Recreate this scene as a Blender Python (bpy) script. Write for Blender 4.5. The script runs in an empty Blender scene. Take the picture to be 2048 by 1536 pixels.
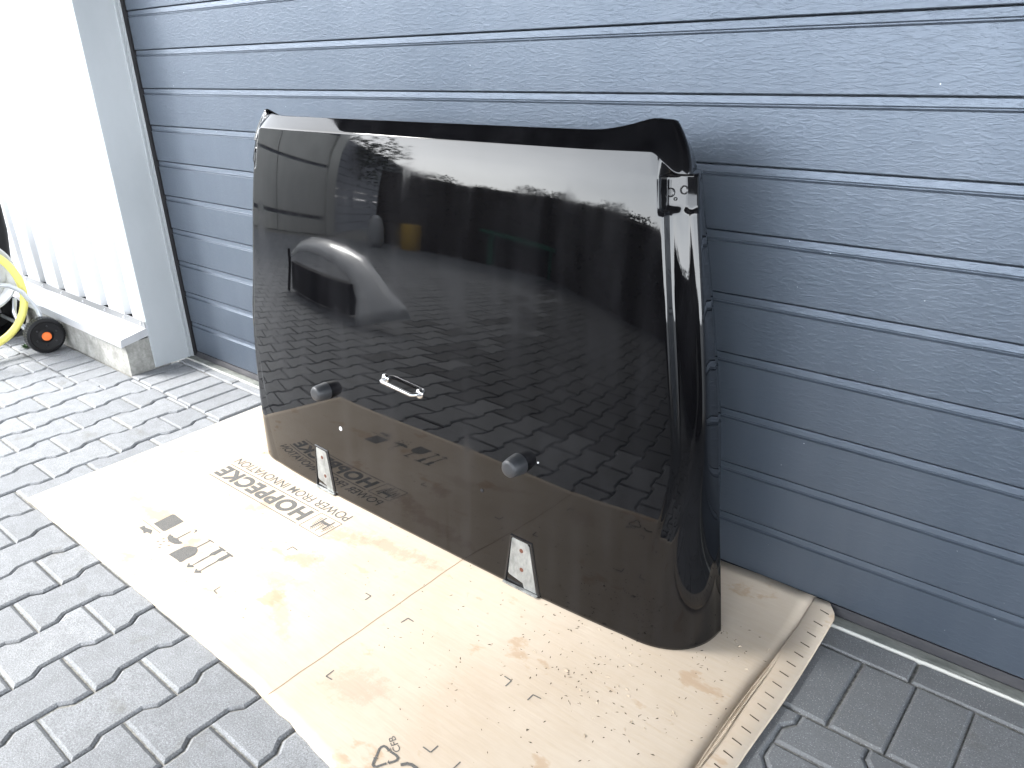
import bpy, bmesh, math, random
from mathutils import Vector, Matrix
random.seed(7)
R = math.radians
sc = bpy.context.scene

# ------------------------------------------------------------------ camera
RM = [[0.7629862588950863, 0.645515837595594, -0.03407744342658972],
      [0.23246133984853418, -0.3231916665487744, -0.9173379269109306],
      [-0.6031697059808772, 0.6919945448387855, -0.3966482770670544]]
CAM = Vector((2.938415, -1.424997, 1.126041))
cd = bpy.data.cameras.new("camera")
cam = bpy.data.objects.new("camera", cd)
sc.collection.objects.link(cam)
cd.sensor_width = 36.0
cd.lens = 36.0 * 1566.89 / 2048.0
cd.clip_start = 0.02
cd.clip_end = 500.0
m = Matrix.Identity(4)
for i in range(3):
    m[i][0] = RM[0][i]
    m[i][1] = -RM[1][i]
    m[i][2] = -RM[2][i]
    m[i][3] = CAM[i]
cam.matrix_world = m
sc.camera = cam

# ------------------------------------------------------------------ sky, sun, exposure
SUN_ELEV, SUN_AZ = R(36), R(236)          # azimuth measured from +Y clockwise
w = bpy.data.worlds.new("World")
sc.world = w
w.use_nodes = True
nt = w.node_tree
nt.nodes.clear()
out = nt.nodes.new("ShaderNodeOutputWorld")
bg = nt.nodes.new("ShaderNodeBackground")
sky = nt.nodes.new("ShaderNodeTexSky")
sky.sky_type = 'NISHITA'
sky.sun_disc = False
sky.sun_elevation = SUN_ELEV
sky.sun_rotation = SUN_AZ
sky.air_density = 1.2
sky.dust_density = 2.0
tc = nt.nodes.new("ShaderNodeTexCoord")
mp = nt.nodes.new("ShaderNodeMapping")
mp.inputs['Scale'].default_value = (1.0, 1.0, 2.6)
cl = nt.nodes.new("ShaderNodeTexNoise")
cl.inputs['Scale'].default_value = 2.2
cl.inputs['Detail'].default_value = 6.0
cr = nt.nodes.new("ShaderNodeValToRGB")
cr.color_ramp.elements[0].position = 0.25
cr.color_ramp.elements[0].color = (7.0, 7.45, 8.1, 1)
cr.color_ramp.elements[1].position = 0.75
cr.color_ramp.elements[1].color = (10.8, 11.25, 11.8, 1)
mx = nt.nodes.new("ShaderNodeMixRGB")
mx.inputs[0].default_value = 0.86
nt.links.new(tc.outputs['Generated'], mp.inputs[0])
nt.links.new(mp.outputs[0], cl.inputs['Vector'])
nt.links.new(cl.outputs['Fac'], cr.inputs[0])
nt.links.new(sky.outputs[0], mx.inputs[1])
nt.links.new(cr.outputs[0], mx.inputs[2])
sx = nt.nodes.new("ShaderNodeSeparateXYZ"); nt.links.new(tc.outputs['Generated'], sx.inputs[0])
er = nt.nodes.new("ShaderNodeValToRGB")
er.color_ramp.elements[0].position = 0.0; er.color_ramp.elements[0].color = (6.6, 6.6, 6.6, 1)
er.color_ramp.elements[1].position = 0.5; er.color_ramp.elements[1].color = (2.3, 2.3, 2.3, 1)
nt.links.new(sx.outputs[2], er.inputs[0])
ml = nt.nodes.new("ShaderNodeMixRGB"); ml.blend_type = 'MULTIPLY'; ml.inputs[0].default_value = 1.0
nt.links.new(mx.outputs[0], ml.inputs[1]); nt.links.new(er.outputs[0], ml.inputs[2])
nt.links.new(ml.outputs[0], bg.inputs[0])
bg.inputs[1].default_value = 0.12
nt.links.new(bg.outputs[0], out.inputs[0])

sd = bpy.data.lights.new("sun", 'SUN')
sd.energy = 4.6
sd.angle = R(18)
sd.color = (1.0, 0.985, 0.955)
sun = bpy.data.objects.new("sun", sd)
sc.collection.objects.link(sun)
sdir = Vector((math.sin(SUN_AZ) * math.cos(SUN_ELEV), math.cos(SUN_AZ) * math.cos(SUN_ELEV), math.sin(SUN_ELEV)))
sun.rotation_euler = sdir.to_track_quat('Z', 'Y').to_euler()
sun.location = sdir * 30

sc.view_settings.view_transform = 'Standard'
sc.view_settings.look = 'None'
sc.view_settings.gamma = 1
sc.view_settings.exposure = 1.22

# ------------------------------------------------------------------ helpers
C = sc.collection


class MB:
    def __init__(s):
        s.v = []; s.f = []; s.tone = []

    def add(s, vs, fs):
        b = len(s.v)
        s.v += [tuple(v) for v in vs]
        s.f += [tuple(i + b for i in f) for f in fs]

    def box(s, a, b):
        x0, y0, z0 = a; x1, y1, z1 = b
        s.add([(x0, y0, z0), (x1, y0, z0), (x1, y1, z0), (x0, y1, z0), (x0, y0, z1), (x1, y0, z1), (x1, y1, z1), (x0, y1, z1)],
              [(3, 2, 1, 0), (4, 5, 6, 7), (0, 1, 5, 4), (1, 2, 6, 5), (2, 3, 7, 6), (3, 0, 4, 7)])

    def prism(s, pts, d):
        """pts: planar 3D outline; d: extrusion vector"""
        n = len(pts); d = Vector(d)
        s.add(list(pts) + [Vector(p) + d for p in pts],
              [tuple(range(n))[::-1], tuple(range(n, 2 * n))] + [(i, (i + 1) % n, n + (i + 1) % n, n + i) for i in range(n)])

    def tube(s, path, r, seg=12, closed=False, cap=True):
        path = [Vector(q) for q in path]
        n = len(path)
        rr = r if isinstance(r, (list, tuple)) else [r] * n
        rings = []
        up = None
        for i, q in enumerate(path):
            if closed:
                t = path[(i + 1) % n] - path[i - 1]
            else:
                t = path[min(i + 1, n - 1)] - path[max(i - 1, 0)]
            t.normalize()
            if up is None:
                up = Vector((0, 0, 1)) if abs(t.z) < 0.9 else Vector((1, 0, 0))
            a = (up - t * up.dot(t)).normalized()
            up = a
            b = t.cross(a)
            rings.append([q + (a * math.cos(2 * math.pi * k / seg) + b * math.sin(2 * math.pi * k / seg)) * rr[i] for k in range(seg)])
        vs = [v for rg in rings for v in rg]
        fs = []
        m_ = n if closed else n - 1
        for i in range(m_):
            j = (i + 1) % n
            for k in range(seg):
                l = (k + 1) % seg
                fs.append((i * seg + k, j * seg + k, j * seg + l, i * seg + l))
        if cap and not closed:
            fs.append(tuple(range(seg))); fs.append(tuple((n - 1) * seg + k for k in range(seg))[::-1])
        s.add(vs, fs)

    def lathe(s, prof, o, axis, seg=32):
        """prof: list of (radius, distance along axis)"""
        o = Vector(o); ax = Vector(axis).normalized()
        u = (Vector((0, 0, 1)) if abs(ax.z) < 0.9 else Vector((1, 0, 0)))
        u = (u - ax * u.dot(ax)).normalized(); v = ax.cross(u)
        vs = []; fs = []
        for (r, h) in prof:
            for k in range(seg):
                a = 2 * math.pi * k / seg
                vs.append(o + ax * h + (u * math.cos(a) + v * math.sin(a)) * r)
        for i in range(len(prof) - 1):
            for k in range(seg):
                l = (k + 1) % seg
                fs.append((i * seg + k, i * seg + l, (i + 1) * seg + l, (i + 1) * seg + k))
        fs.append(tuple(range(seg))[::-1]); fs.append(tuple((len(prof) - 1) * seg + k for k in range(seg)))
        s.add(vs, fs)

    def build(s, name, mat=None, parent=None, smooth=False, fix=True, angle=None):
        me = bpy.data.meshes.new(name)
        me.from_pydata(s.v, [], s.f)
        if s.tone:
            at = me.attributes.new("tone", 'FLOAT', 'FACE')
            at.data.foreach_set("value", s.tone)
        me.update()
        if fix:
            bm = bmesh.new(); bm.from_mesh(me)
            bmesh.ops.recalc_face_normals(bm, faces=bm.faces)
            bm.to_mesh(me); bm.free()
        if smooth:
            for p_ in me.polygons: p_.use_smooth = True
            if angle is not None:
                me.set_sharp_from_angle(angle=R(angle))
        o = bpy.data.objects.new(name, me)
        if mat: me.materials.append(mat)
        C.objects.link(o)
        if parent: o.parent = parent
        return o


def tag(o, label=None, cat=None, group=None, kind=None):
    if label: o['label'] = label
    if cat: o['category'] = cat
    if group: o['group'] = group
    if kind: o['kind'] = kind
    return o


def empty(name, loc, label, cat, group=None):
    o = bpy.data.objects.new(name, None)
    C.objects.link(o)
    o.location = loc
    o.empty_display_size = 0.1
    o['_w'] = 1
    del o['_w']
    return tag(o, label, cat, group)


def bevel(o, wdt, seg=2, angle=30):
    b = o.modifiers.new("bevel", 'BEVEL'); b.width = wdt; b.segments = seg; b.limit_method = 'ANGLE'; b.angle_limit = R(angle)
    return o


# parts are modelled in world coordinates, so children of an empty are shifted back
def part(mb, name, mat, parent, **k):
    o = mb.build(name, mat, None, **k)
    o.parent = parent
    off = Vector((0, 0, 0)); q = parent
    while q is not None:
        off += q.location; q = q.parent
    o.location = -off
    return o


# ------------------------------------------------------------------ materials
def mat(name, col, rough=0.6, metal=0.0, spec=0.5, coat=0.0, **k):
    m_ = bpy.data.materials.new(name); m_.use_nodes = True
    b = m_.node_tree.nodes['Principled BSDF']
    b.inputs['Base Color'].default_value = (*col, 1)
    b.inputs['Roughness'].default_value = rough
    b.inputs['Metallic'].default_value = metal
    b.inputs['Specular IOR Level'].default_value = spec
    b.inputs['Coat Weight'].default_value = coat
    return m_


class N:
    """small node helper"""
    def __init__(s, m_):
        s.t = m_.node_tree; s.b = s.t.nodes['Principled BSDF']; s.tc = s.t.nodes.new("ShaderNodeTexCoord")

    def n(s, typ, **kw):
        x = s.t.nodes.new(typ)
        for a, b in kw.items(): setattr(x, a, b)
        return x

    def l(s, a, b): s.t.links.new(a, b)

    def noise(s, scale, detail=4, rough=0.5, sc3=(1, 1, 1), dist=0.0, loc=(0, 0, 0)):
        mp_ = s.n("ShaderNodeMapping"); mp_.inputs['Scale'].default_value = sc3; mp_.inputs['Location'].default_value = loc
        s.l(s.tc.outputs['Object'], mp_.inputs[0])
        x = s.n("ShaderNodeTexNoise"); x.inputs['Scale'].default_value = scale; x.inputs['Detail'].default_value = detail
        x.inputs['Roughness'].default_value = rough; x.inputs['Distortion'].default_value = dist
        s.l(mp_.outputs[0], x.inputs['Vector'])
        return x.outputs['Fac']

    def voro(s, scale, sc3=(1, 1, 1), feature='F1'):
        mp_ = s.n("ShaderNodeMapping"); mp_.inputs['Scale'].default_value = sc3
        s.l(s.tc.outputs['Object'], mp_.inputs[0])
        x = s.n("ShaderNodeTexVoronoi", feature=feature); x.inputs['Scale'].default_value = scale
        s.l(mp_.outputs[0], x.inputs['Vector'])
        return x.outputs['Distance']

    def ramp(s, v, stops):
        x = s.n("ShaderNodeValToRGB")
        e = x.color_ramp.elements
        while len(e) < len(stops): e.new(0.5)
        for i, (p_, c) in enumerate(stops):
            e[i].position = p_
            e[i].color = (c, c, c, 1) if isinstance(c, (int, float)) else (*c, 1)
        s.l(v, x.inputs[0])
        return x.outputs[0]

    def mix(s, f, a, b, mode='MIX'):
        x = s.n("ShaderNodeMixRGB", blend_type=mode)
        for i, v in enumerate((f, a, b)):
            if isinstance(v, (int, float)): x.inputs[i].default_value = v if i == 0 else (v, v, v, 1)
            elif isinstance(v, tuple): x.inputs[i].default_value = (*v, 1)
            else: s.l(v, x.inputs[i])
        return x.outputs[0]

    def math(s, op, a, b=0.0):
        x = s.n("ShaderNodeMath", operation=op)
        for i, v in enumerate((a, b)):
            if isinstance(v, (int, float)): x.inputs[i].default_value = v
            else: s.l(v, x.inputs[i])
        return x.outputs[0]

    def bump(s, h, strength=0.3, dist=0.001, normal=None):
        x = s.n("ShaderNodeBump"); x.inputs['Strength'].default_value = strength; x.inputs['Distance'].default_value = dist
        s.l(h, x.inputs['Height'])
        if normal is not None: s.l(normal, x.inputs['Normal'])
        s.l(x.outputs[0], s.b.inputs['Normal'])
        return x.outputs[0]

    def col(s, c): s.l(c, s.b.inputs['Base Color'])
    def rough(s, c): s.l(c, s.b.inputs['Roughness'])


# concrete pavers
M_pav = mat("paver_concrete", (0.3, 0.31, 0.33), 0.85, spec=0.35)
n = N(M_pav)
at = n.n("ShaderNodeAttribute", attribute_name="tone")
big = n.noise(3.0, 5)
fine = n.noise(330, 3, 0.8)
spk = n.voro(260)
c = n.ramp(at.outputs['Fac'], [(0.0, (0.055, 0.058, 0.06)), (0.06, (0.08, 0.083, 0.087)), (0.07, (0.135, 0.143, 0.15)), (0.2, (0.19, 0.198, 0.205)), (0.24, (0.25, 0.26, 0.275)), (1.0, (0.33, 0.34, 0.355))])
c = n.mix(n.ramp(big, [(0.3, 0.0), (0.7, 0.35)]), c, (0.21, 0.215, 0.225))
c = n.mix(n.ramp(fine, [(0.42, 0.0), (0.62, 0.7)]), c, (0.11, 0.115, 0.12))
c = n.mix(n.ramp(spk, [(0.05, 0.9), (0.24, 0.0)]), c, (0.50, 0.51, 0.52))
mot = n.noise(24, 6, 0.7, loc=(1, 4, 0))
c = n.mix(n.ramp(mot, [(0.42, 0.0), (0.68, 0.36)]), c, (0.12, 0.122, 0.125))
stn = n.noise(9, 4, 0.6, loc=(3, 1, 0))
c = n.mix(n.ramp(stn, [(0.60, 0.0), (0.72, 0.45)]), c, (0.12, 0.115, 0.10))
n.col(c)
n.bump(n.mix(0.5, fine, spk), 0.5, 0.0012)
M_sand = mat("joint_sand", (0.17, 0.165, 0.155), 0.95, spec=0.2)
n = N(M_sand)
n.col(n.ramp(n.noise(120, 5, 0.7), [(0.3, (0.10, 0.10, 0.095)), (0.7, (0.38, 0.37, 0.34))]))
M_yard = mat("yard_paving", (0.24, 0.25, 0.27), 0.85, spec=0.3)
n = N(M_yard)
n.col(n.ramp(n.noise(2, 6, 0.6), [(0.3, (0.13, 0.14, 0.15)), (0.7, (0.21, 0.22, 0.23))]))

# car paint
M_paint = mat("black_car_paint", (0.0025, 0.0025, 0.003), 0.035, spec=0.0, coat=1.0)
n = N(M_paint)
n.b.inputs['Coat Roughness'].default_value = 0.008
n.b.inputs['Coat IOR'].default_value = 1.42
stv = n.noise(16, 4, 0.6, sc3=(1, 1, 0.06))
dust = n.noise(7, 6, 0.65, loc=(5, 0, 0))
sp = n.voro(70)
dmask = n.math('MULTIPLY', n.ramp(stv, [(0.42, 0.0), (0.72, 1.0)]), n.ramp(dust, [(0.35, 0.25), (0.65, 1.0)]))
n.col(n.mix(n.math('MULTIPLY', dmask, 0.5), (0.002, 0.002, 0.0025), (0.016, 0.016, 0.018)))
n.rough(n.ramp(dmask, [(0.0, 0.03), (1.0, 0.22)]))
n.l(n.ramp(dmask, [(0.0, 0.020), (0.5, 0.055), (1.0, 0.18)]), n.b.inputs['Coat Roughness'])

# door
M_door = mat("door_steel", (0.13, 0.17, 0.235), 0.42, spec=0.5, metal=0.55)
n = N(M_door)
wr = n.noise(120, 4, 0.6, sc3=(0.42, 1, 1.35), dist=0.7)
wr2 = n.noise(300, 2, 0.5, sc3=(0.5, 1, 1.2))
strk = n.noise(7, 4, 0.6, sc3=(1, 1, 0.04))
blot = n.noise(2.4, 4, 0.55)
c = n.ramp(strk, [(0.3, (0.086, 0.106, 0.137)), (0.7, (0.105, 0.126, 0.158))])
c = n.mix(n.ramp(blot, [(0.4, 0.0), (0.65, 0.35)]), c, (0.086, 0.108, 0.14))
spk = n.noise(95, 2, 0.5, loc=(2, 2, 7))
c = n.mix(n.ramp(spk, [(0.765, 0.0), (0.785, 0.8)]), c, (0.5, 0.55, 0.6))
n.col(c)
n.bump(n.mix(0.3, n.ramp(wr, [(0.45, 0.0), (0.75, 1.0)]), wr2), 0.46, 0.0011)
M_reveal = mat("grey_flashing", (0.5, 0.37, 0.41), 0.42, spec=0.4)
n = N(M_reveal)
n.col(n.ramp(n.noise(5, 5, 0.6, sc3=(1, 1, 0.4)), [(0.3, (0.375, 0.40, 0.42)), (0.7, (0.43, 0.455, 0.475))]))
n.bump(n.noise(3, 2), 0.1, 0.003)
M_rubber = mat("black_rubber", (0.010, 0.010, 0.012), 0.7, spec=0.3)
M_seal = mat("door_seal_rubber", (0.045, 0.045, 0.055), 0.55)
n = N(M_seal)
n.col(n.ramp(n.noise(30, 5, 0.7, sc3=(0.3, 1, 1)), [(0.35, (0.010, 0.011, 0.016)), (0.75, (0.045, 0.042, 0.045))]))
M_white = mat("white_sheet_steel", (0.72, 0.83, 0.84), 0.38, spec=0.5)
n = N(M_white)
n.col(n.ramp(n.noise(3, 5, 0.6), [(0.3, (0.46, 0.47, 0.485)), (0.7, (0.53, 0.54, 0.555))]))
M_alu = mat("aluminium_sill", (0.62, 0.64, 0.66), 0.42, metal=0.4)
n = N(M_alu)
n.col(n.ramp(n.noise(6, 6, 0.65, sc3=(0.5, 1, 1)), [(0.3, (0.46, 0.47, 0.49)), (0.7, (0.56, 0.57, 0.59))]))
M_conc = mat("old_concrete", (0.36, 0.35, 0.33), 0.9, spec=0.2)
n = N(M_conc)
a_ = n.noise(11, 8, 0.72)
c = n.ramp(a_, [(0.25, (0.15, 0.15, 0.14)), (0.5, (0.33, 0.325, 0.305)), (0.75, (0.52, 0.51, 0.48))])
c = n.mix(n.ramp(n.noise(60, 4, 0.7), [(0.4, 0.0), (0.75, 0.5)]), c, (0.16, 0.16, 0.14))
n.col(c)
n.bump(n.noise(45, 6, 0.75), 0.6, 0.004)
M_strip = mat("threshold_concrete", (0.42, 0.43, 0.40), 0.9, spec=0.2)
n = N(M_strip)
c = n.ramp(n.noise(40, 6, 0.7, sc3=(0.4, 1, 1)), [(0.3, (0.13, 0.14, 0.13)), (0.7, (0.27, 0.28, 0.26))])
n.col(c)
n.bump(n.noise(90, 5, 0.7), 0.5, 0.002)

# stains of the sheet: x, y, half length, half width, turn, seed, strength
STAINS = [(1.52, -0.45, 0.10, 0.030, 0.25, 1.0, 0.55), (1.66, -0.415, 0.13, 0.028, 0.1, 2.0, 0.5), (1.52, -0.575, 0.055, 0.035, 0.2, 3.0, 0.6), (1.62, -0.72, 0.14, 0.022, -0.5, 4.0, 0.35), (1.52, -0.66, 0.07, 0.03, 0.1, 5.0, 0.3), (1.93, -0.76, 0.08, 0.05, 0.4, 6.0, 0.35)]
M_card = mat("cardboard", (0.58, 0.43, 0.28), 0.85, spec=0.25)
n = N(M_card)
blot = n.noise(3.2, 5, 0.6, loc=(1.3, 0.2, 0))
c = n.ramp(blot, [(0.3, (0.49, 0.405, 0.315)), (0.6, (0.555, 0.475, 0.385)), (0.8, (0.585, 0.51, 0.42))])
def blob(cx, cy, rx_, ry_, ang_, seed):
    mp_ = n.n("ShaderNodeMapping"); mp_.vector_type = 'TEXTURE'
    mp_.inputs['Location'].default_value = (cx, cy, 0); mp_.inputs['Rotation'].default_value = (0, 0, ang_); mp_.inputs['Scale'].default_value = (rx_, ry_, 1)
    n.l(n.tc.outputs['Object'], mp_.inputs[0])
    ln = n.n("ShaderNodeVectorMath", operation='LENGTH'); n.l(mp_.outputs[0], ln.inputs[0])
    ns = n.noise(26, 9, 0.75, loc=(seed, 0, 0))
    return n.ramp(n.math('ADD', ln.outputs['Value'], n.math('MULTIPLY', n.math('SUBTRACT', ns, 0.5), 3.6)), [(0.45, 1.0), (1.0, 0.0)])


for (cx, cy, rx_, ry_, ang_, sd__, k_) in STAINS:
    c = n.mix(n.math('MULTIPLY', blob(cx, cy, rx_, ry_, ang_, sd__), k_), c, (0.34, 0.24, 0.175))
flu = n.noise(120, 3, 0.6, sc3=(0.12, 1, 1))
c = n.mix(n.ramp(flu, [(0.4, 0.0), (0.75, 0.22)]), c, (0.46, 0.35, 0.23))
st = n.noise(5.5, 5, 0.62, sc3=(1, 1.7, 1), loc=(7.1, 3.3, 0))
c = n.mix(n.ramp(st, [(0.60, 0.0), (0.645, 0.5), (0.9, 0.75)]), c, (0.40, 0.26, 0.15))
c = n.mix(n.ramp(n.noise(38, 4, 0.7, loc=(2, 5, 0)), [(0.70, 0.0), (0.75, 0.75)]), c, (0.22, 0.16, 0.10))
n.col(c)
n.bump(n.mix(0.4, n.noise(10, 4, 0.6), flu), 0.35, 0.003)
M_ink = mat("grey_print_ink", (0.20, 0.20, 0.20), 0.8, spec=0.2)
n = N(M_ink)
n.col(n.ramp(n.noise(520, 3, 0.7), [(0.35, (0.085, 0.085, 0.085)), (0.75, (0.20, 0.19, 0.175))]))
M_core = mat("torn_cardboard_core", (0.46, 0.38, 0.29), 0.9)
M_slit = mat("slit_shadow_gap", (0.05, 0.035, 0.02), 0.9)

M_chrome = mat("chrome", (0.55, 0.56, 0.58), 0.22, metal=1.0)
M_zinc = mat("brushed_bare_metal", (0.62, 0.64, 0.64), 0.42, metal=0.55)
n = N(M_zinc)
c = n.ramp(n.noise(45, 6, 0.7, sc3=(1, 1, 0.5)), [(0.3, (0.17, 0.18, 0.18)), (0.65, (0.38, 0.395, 0.395))])
n.col(c)
M_stop = mat("stop_rubber", (0.022, 0.024, 0.028), 0.5)
n = N(M_stop)
n.bump(n.noise(60, 4, 0.7), 0.4, 0.002)
M_satin = mat("satin_black_edge", (0.012, 0.012, 0.013), 0.25)
M_rust = mat("rusty_hole", (0.10, 0.03, 0.015), 0.8)
M_yellow = mat("yellow_hose", (0.72, 0.66, 0.17), 0.42)
M_galv = mat("galvanised_tube", (0.55, 0.57, 0.60), 0.35, metal=0.6)
M_plast = mat("black_plastic", (0.006, 0.006, 0.007), 0.6, spec=0.3)
M_orange = mat("orange_hub_cap", (0.85, 0.17, 0.03), 0.45)
M_leaf = mat("weed_leaf", (0.05, 0.11, 0.03), 0.6)

# ------------------------------------------------------------------ ground and paving
g = MB(); g.box((-60, -60, -0.32), (60, 0.6, -0.020))
tag(g.build("ground", M_yard), kind='structure')
g = MB(); g.box((-7.5, -7.5, -0.05), (7.5, 0.02, -0.0062))
tag(g.build("joint_bed", M_sand), kind='structure')

pav = MB()


def clipy(poly, fy):
    res = []
    for i in range(len(poly)):
        a, b = poly[i], poly[(i + 1) % len(poly)]
        da, db = fy(a[0]) - a[1], fy(b[0]) - b[1]
        if da >= 0: res.append(a)
        if da * db < 0:
            t = da / (da - db)
            res.append((a[0] + (b[0] - a[0]) * t, a[1] + (b[1] - a[1]) * t))
    return res


def inset(poly, d):
    n_ = len(poly)
    A = sum(poly[i][0] * poly[(i + 1) % n_][1] - poly[(i + 1) % n_][0] * poly[i][1] for i in range(n_))
    sg = 1 if A > 0 else -1
    o = []
    for i in range(n_):
        p0, p1, p2 = poly[i - 1], poly[i], poly[(i + 1) % n_]
        e1 = Vector((p1[0] - p0[0], p1[1] - p0[1])); e2 = Vector((p2[0] - p1[0], p2[1] - p1[1]))
        if e1.length < 1e-6 or e2.length < 1e-6:
            e = e1 if e1.length > e2.length else e2
            nn = Vector((-e.y, e.x)).normalized() * sg
            o.append((p1[0] + nn.x * d, p1[1] + nn.y * d)); continue
        n1 = Vector((-e1.y, e1.x)).normalized() * sg; n2 = Vector((-e2.y, e2.x)).normalized() * sg
        b = n1 + n2
        k = d * 2 / max(b.length_squared, 0.6)
        o.append((p1[0] + b.x * k, p1[1] + b.y * k))
    return o


def stone(poly, gap=0.0016, cham=0.0065, dz=None):
    A = sum(poly[i][0] * poly[(i + 1) % len(poly)][1] - poly[(i + 1) % len(poly)][0] * poly[i][1] for i in range(len(poly))) / 2
    if abs(A) < 0.0012: return
    if A < 0: poly = poly[::-1]
    n_ = len(poly)
    cx = sum(q[0] for q in poly) / n_; cy = sum(q[1] for q in poly) / n_
    dz = random.gauss(0, 0.0007) if dz is None else dz
    tx, ty = random.gauss(0, 0.004), random.gauss(0, 0.004)
    sh = (random.gauss(0, 0.0006), random.gauss(0, 0.0006))
    o1 = inset(poly, gap); o2 = inset(poly, gap + cham * 0.25); o3 = inset(poly, gap + cham)
    zt = lambda q, z: z + dz + tx * (q[0] - cx) + ty * (q[1] - cy)
    vs = [(q[0] + sh[0], q[1] + sh[1], zt(q, -0.03)) for q in o1] + [(q[0] + sh[0], q[1] + sh[1], zt(q, -0.0050)) for q in o1] + \
         [(q[0] + sh[0], q[1] + sh[1], zt(q, -0.0032)) for q in o2] + [(q[0] + sh[0], q[1] + sh[1], zt(q, 0)) for q in o3]
    fs = []
    for r in range(3):
        for i in range(n_):
            j = (i + 1) % n_
            fs.append((r * n_ + i, r * n_ + j, (r + 1) * n_ + j, (r + 1) * n_ + i))
    fs.append(tuple(3 * n_ + i for i in range(n_)))
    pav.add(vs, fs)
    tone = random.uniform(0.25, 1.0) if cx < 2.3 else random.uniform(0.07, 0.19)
    if cy < -1.36 and cx > 0.7 + random.uniform(-0.5, 0.5) + 0.5 * (cy + 1.15): tone = random.uniform(0.0, 0.06)  # unseen stones painted darker to dim the ground mirrored in the bonnet
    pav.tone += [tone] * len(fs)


y1 = lambda x: -0.100 + 0.011 * (2.7 - x)
y2 = lambda x: -0.298 + 0.0115 * (2.7 - x)
# row along the door
x = -0.03; L = 0.2
while x < 6:
    xe = x + L * random.choice((1, 1, 0.95))
    stone([(x, y1(x)), (xe, y1(xe)), (xe, -0.034), (x, -0.034)], cham=0.004)
    x = xe
k0 = 2.666
k = math.ceil((-0.03 - k0) / 0.0975)
xs = [-0.03] + [k0 + 0.0975 * i for i in range(k, 40)]
for a, b in zip(xs, xs[1:]):
    if b - a > 0.02:
        stone([(a, y2(a)), (b, y2(b)), (b, y1(b)), (a, y1(a))])
# soldier course along the plinth
x = -0.03
while x > -7:
    stone([(x - 0.0985, -0.424), (x, -0.424), (x, -0.268), (x - 0.0985, -0.268)], cham=0.004)
    x -= 0.0985
AMP = 0.0085


def colx(k): return 1.05 + (0.136 * k if k >= 0 else 0.1385 * k)


def wave(k, y):
    """x of the line between column k and k+1"""
    xm = (colx(k) + colx(k + 1)) / 2
    jo = -0.987 if k % 2 == 0 else -1.087
    d = abs(((y - jo + 0.1) % 0.2) - 0.1)
    t = min(1, max(0, (d - 0.039) / 0.022))
    return xm + AMP * (1 - 2 * t)


for k in range(-46, 34):
    jo = -0.987 if k % 2 == 0 else -1.087
    for j in range(-25, 6):
        ya = jo + 0.2 * j; yb = ya + 0.2
        if ya > -0.2: continue
        ys = [ya, ya + 0.039, ya + 0.061, ya + 0.139, ya + 0.161, yb]
        poly = [(wave(k, y - (1e-6 if y == yb else 0)), y) for y in ys] + [(wave(k - 1, y + (1e-6 if y == ya else 0)), y) for y in ys[::-1]]
        if colx(k) < -0.08:
            poly = clipy(poly, lambda x: -0.424)
        else:
            poly = clipy(poly, y2)
        if len(poly) > 2: stone(poly)
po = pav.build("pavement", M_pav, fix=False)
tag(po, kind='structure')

# threshold strip under the door
t = MB()
vs = []; fs = []
nseg = 160
for i in range(nseg + 1):
    xx = -0.03 + 6.2 * i / nseg
    wb = 0.0008 * math.sin(i * 2.3) + 0.0006 * math.sin(i * 0.7)
    vs += [(xx, -0.0335 + wb, -0.03), (xx, -0.0335 + wb, 0.001), (xx, -0.0305 + wb, 0.0042 + 0.0005 * math.sin(i)), (xx, -0.026, 0.0048), (xx, 0.03, 0.0015)]
for i in range(nseg):
    for j in range(4):
        q = i * 5 + j
        fs.append((q, q + 5, q + 6, q + 1))
t.add(vs, fs)
tag(t.build("threshold", M_strip), kind='structure')
t = MB(); rt = random.Random(4)
xx = -0.03
while xx < 6:
    l = rt.uniform(0.01, 0.05); wy = rt.uniform(0.0012, 0.0024)
    t.box((xx, -0.0352 - wy * 0.3, -0.01), (xx + l, -0.0352 + wy, 0.0050 + rt.uniform(-0.0006, 0.0006)))
    xx += l + 0.0001
M_edge = mat("pale_lit_edge", (0.5, 0.5, 0.47), 0.9)  # bright line of the lit front edge, painted as a pale strip
tag(t.build("threshold_edge", M_edge), kind='structure')

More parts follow.
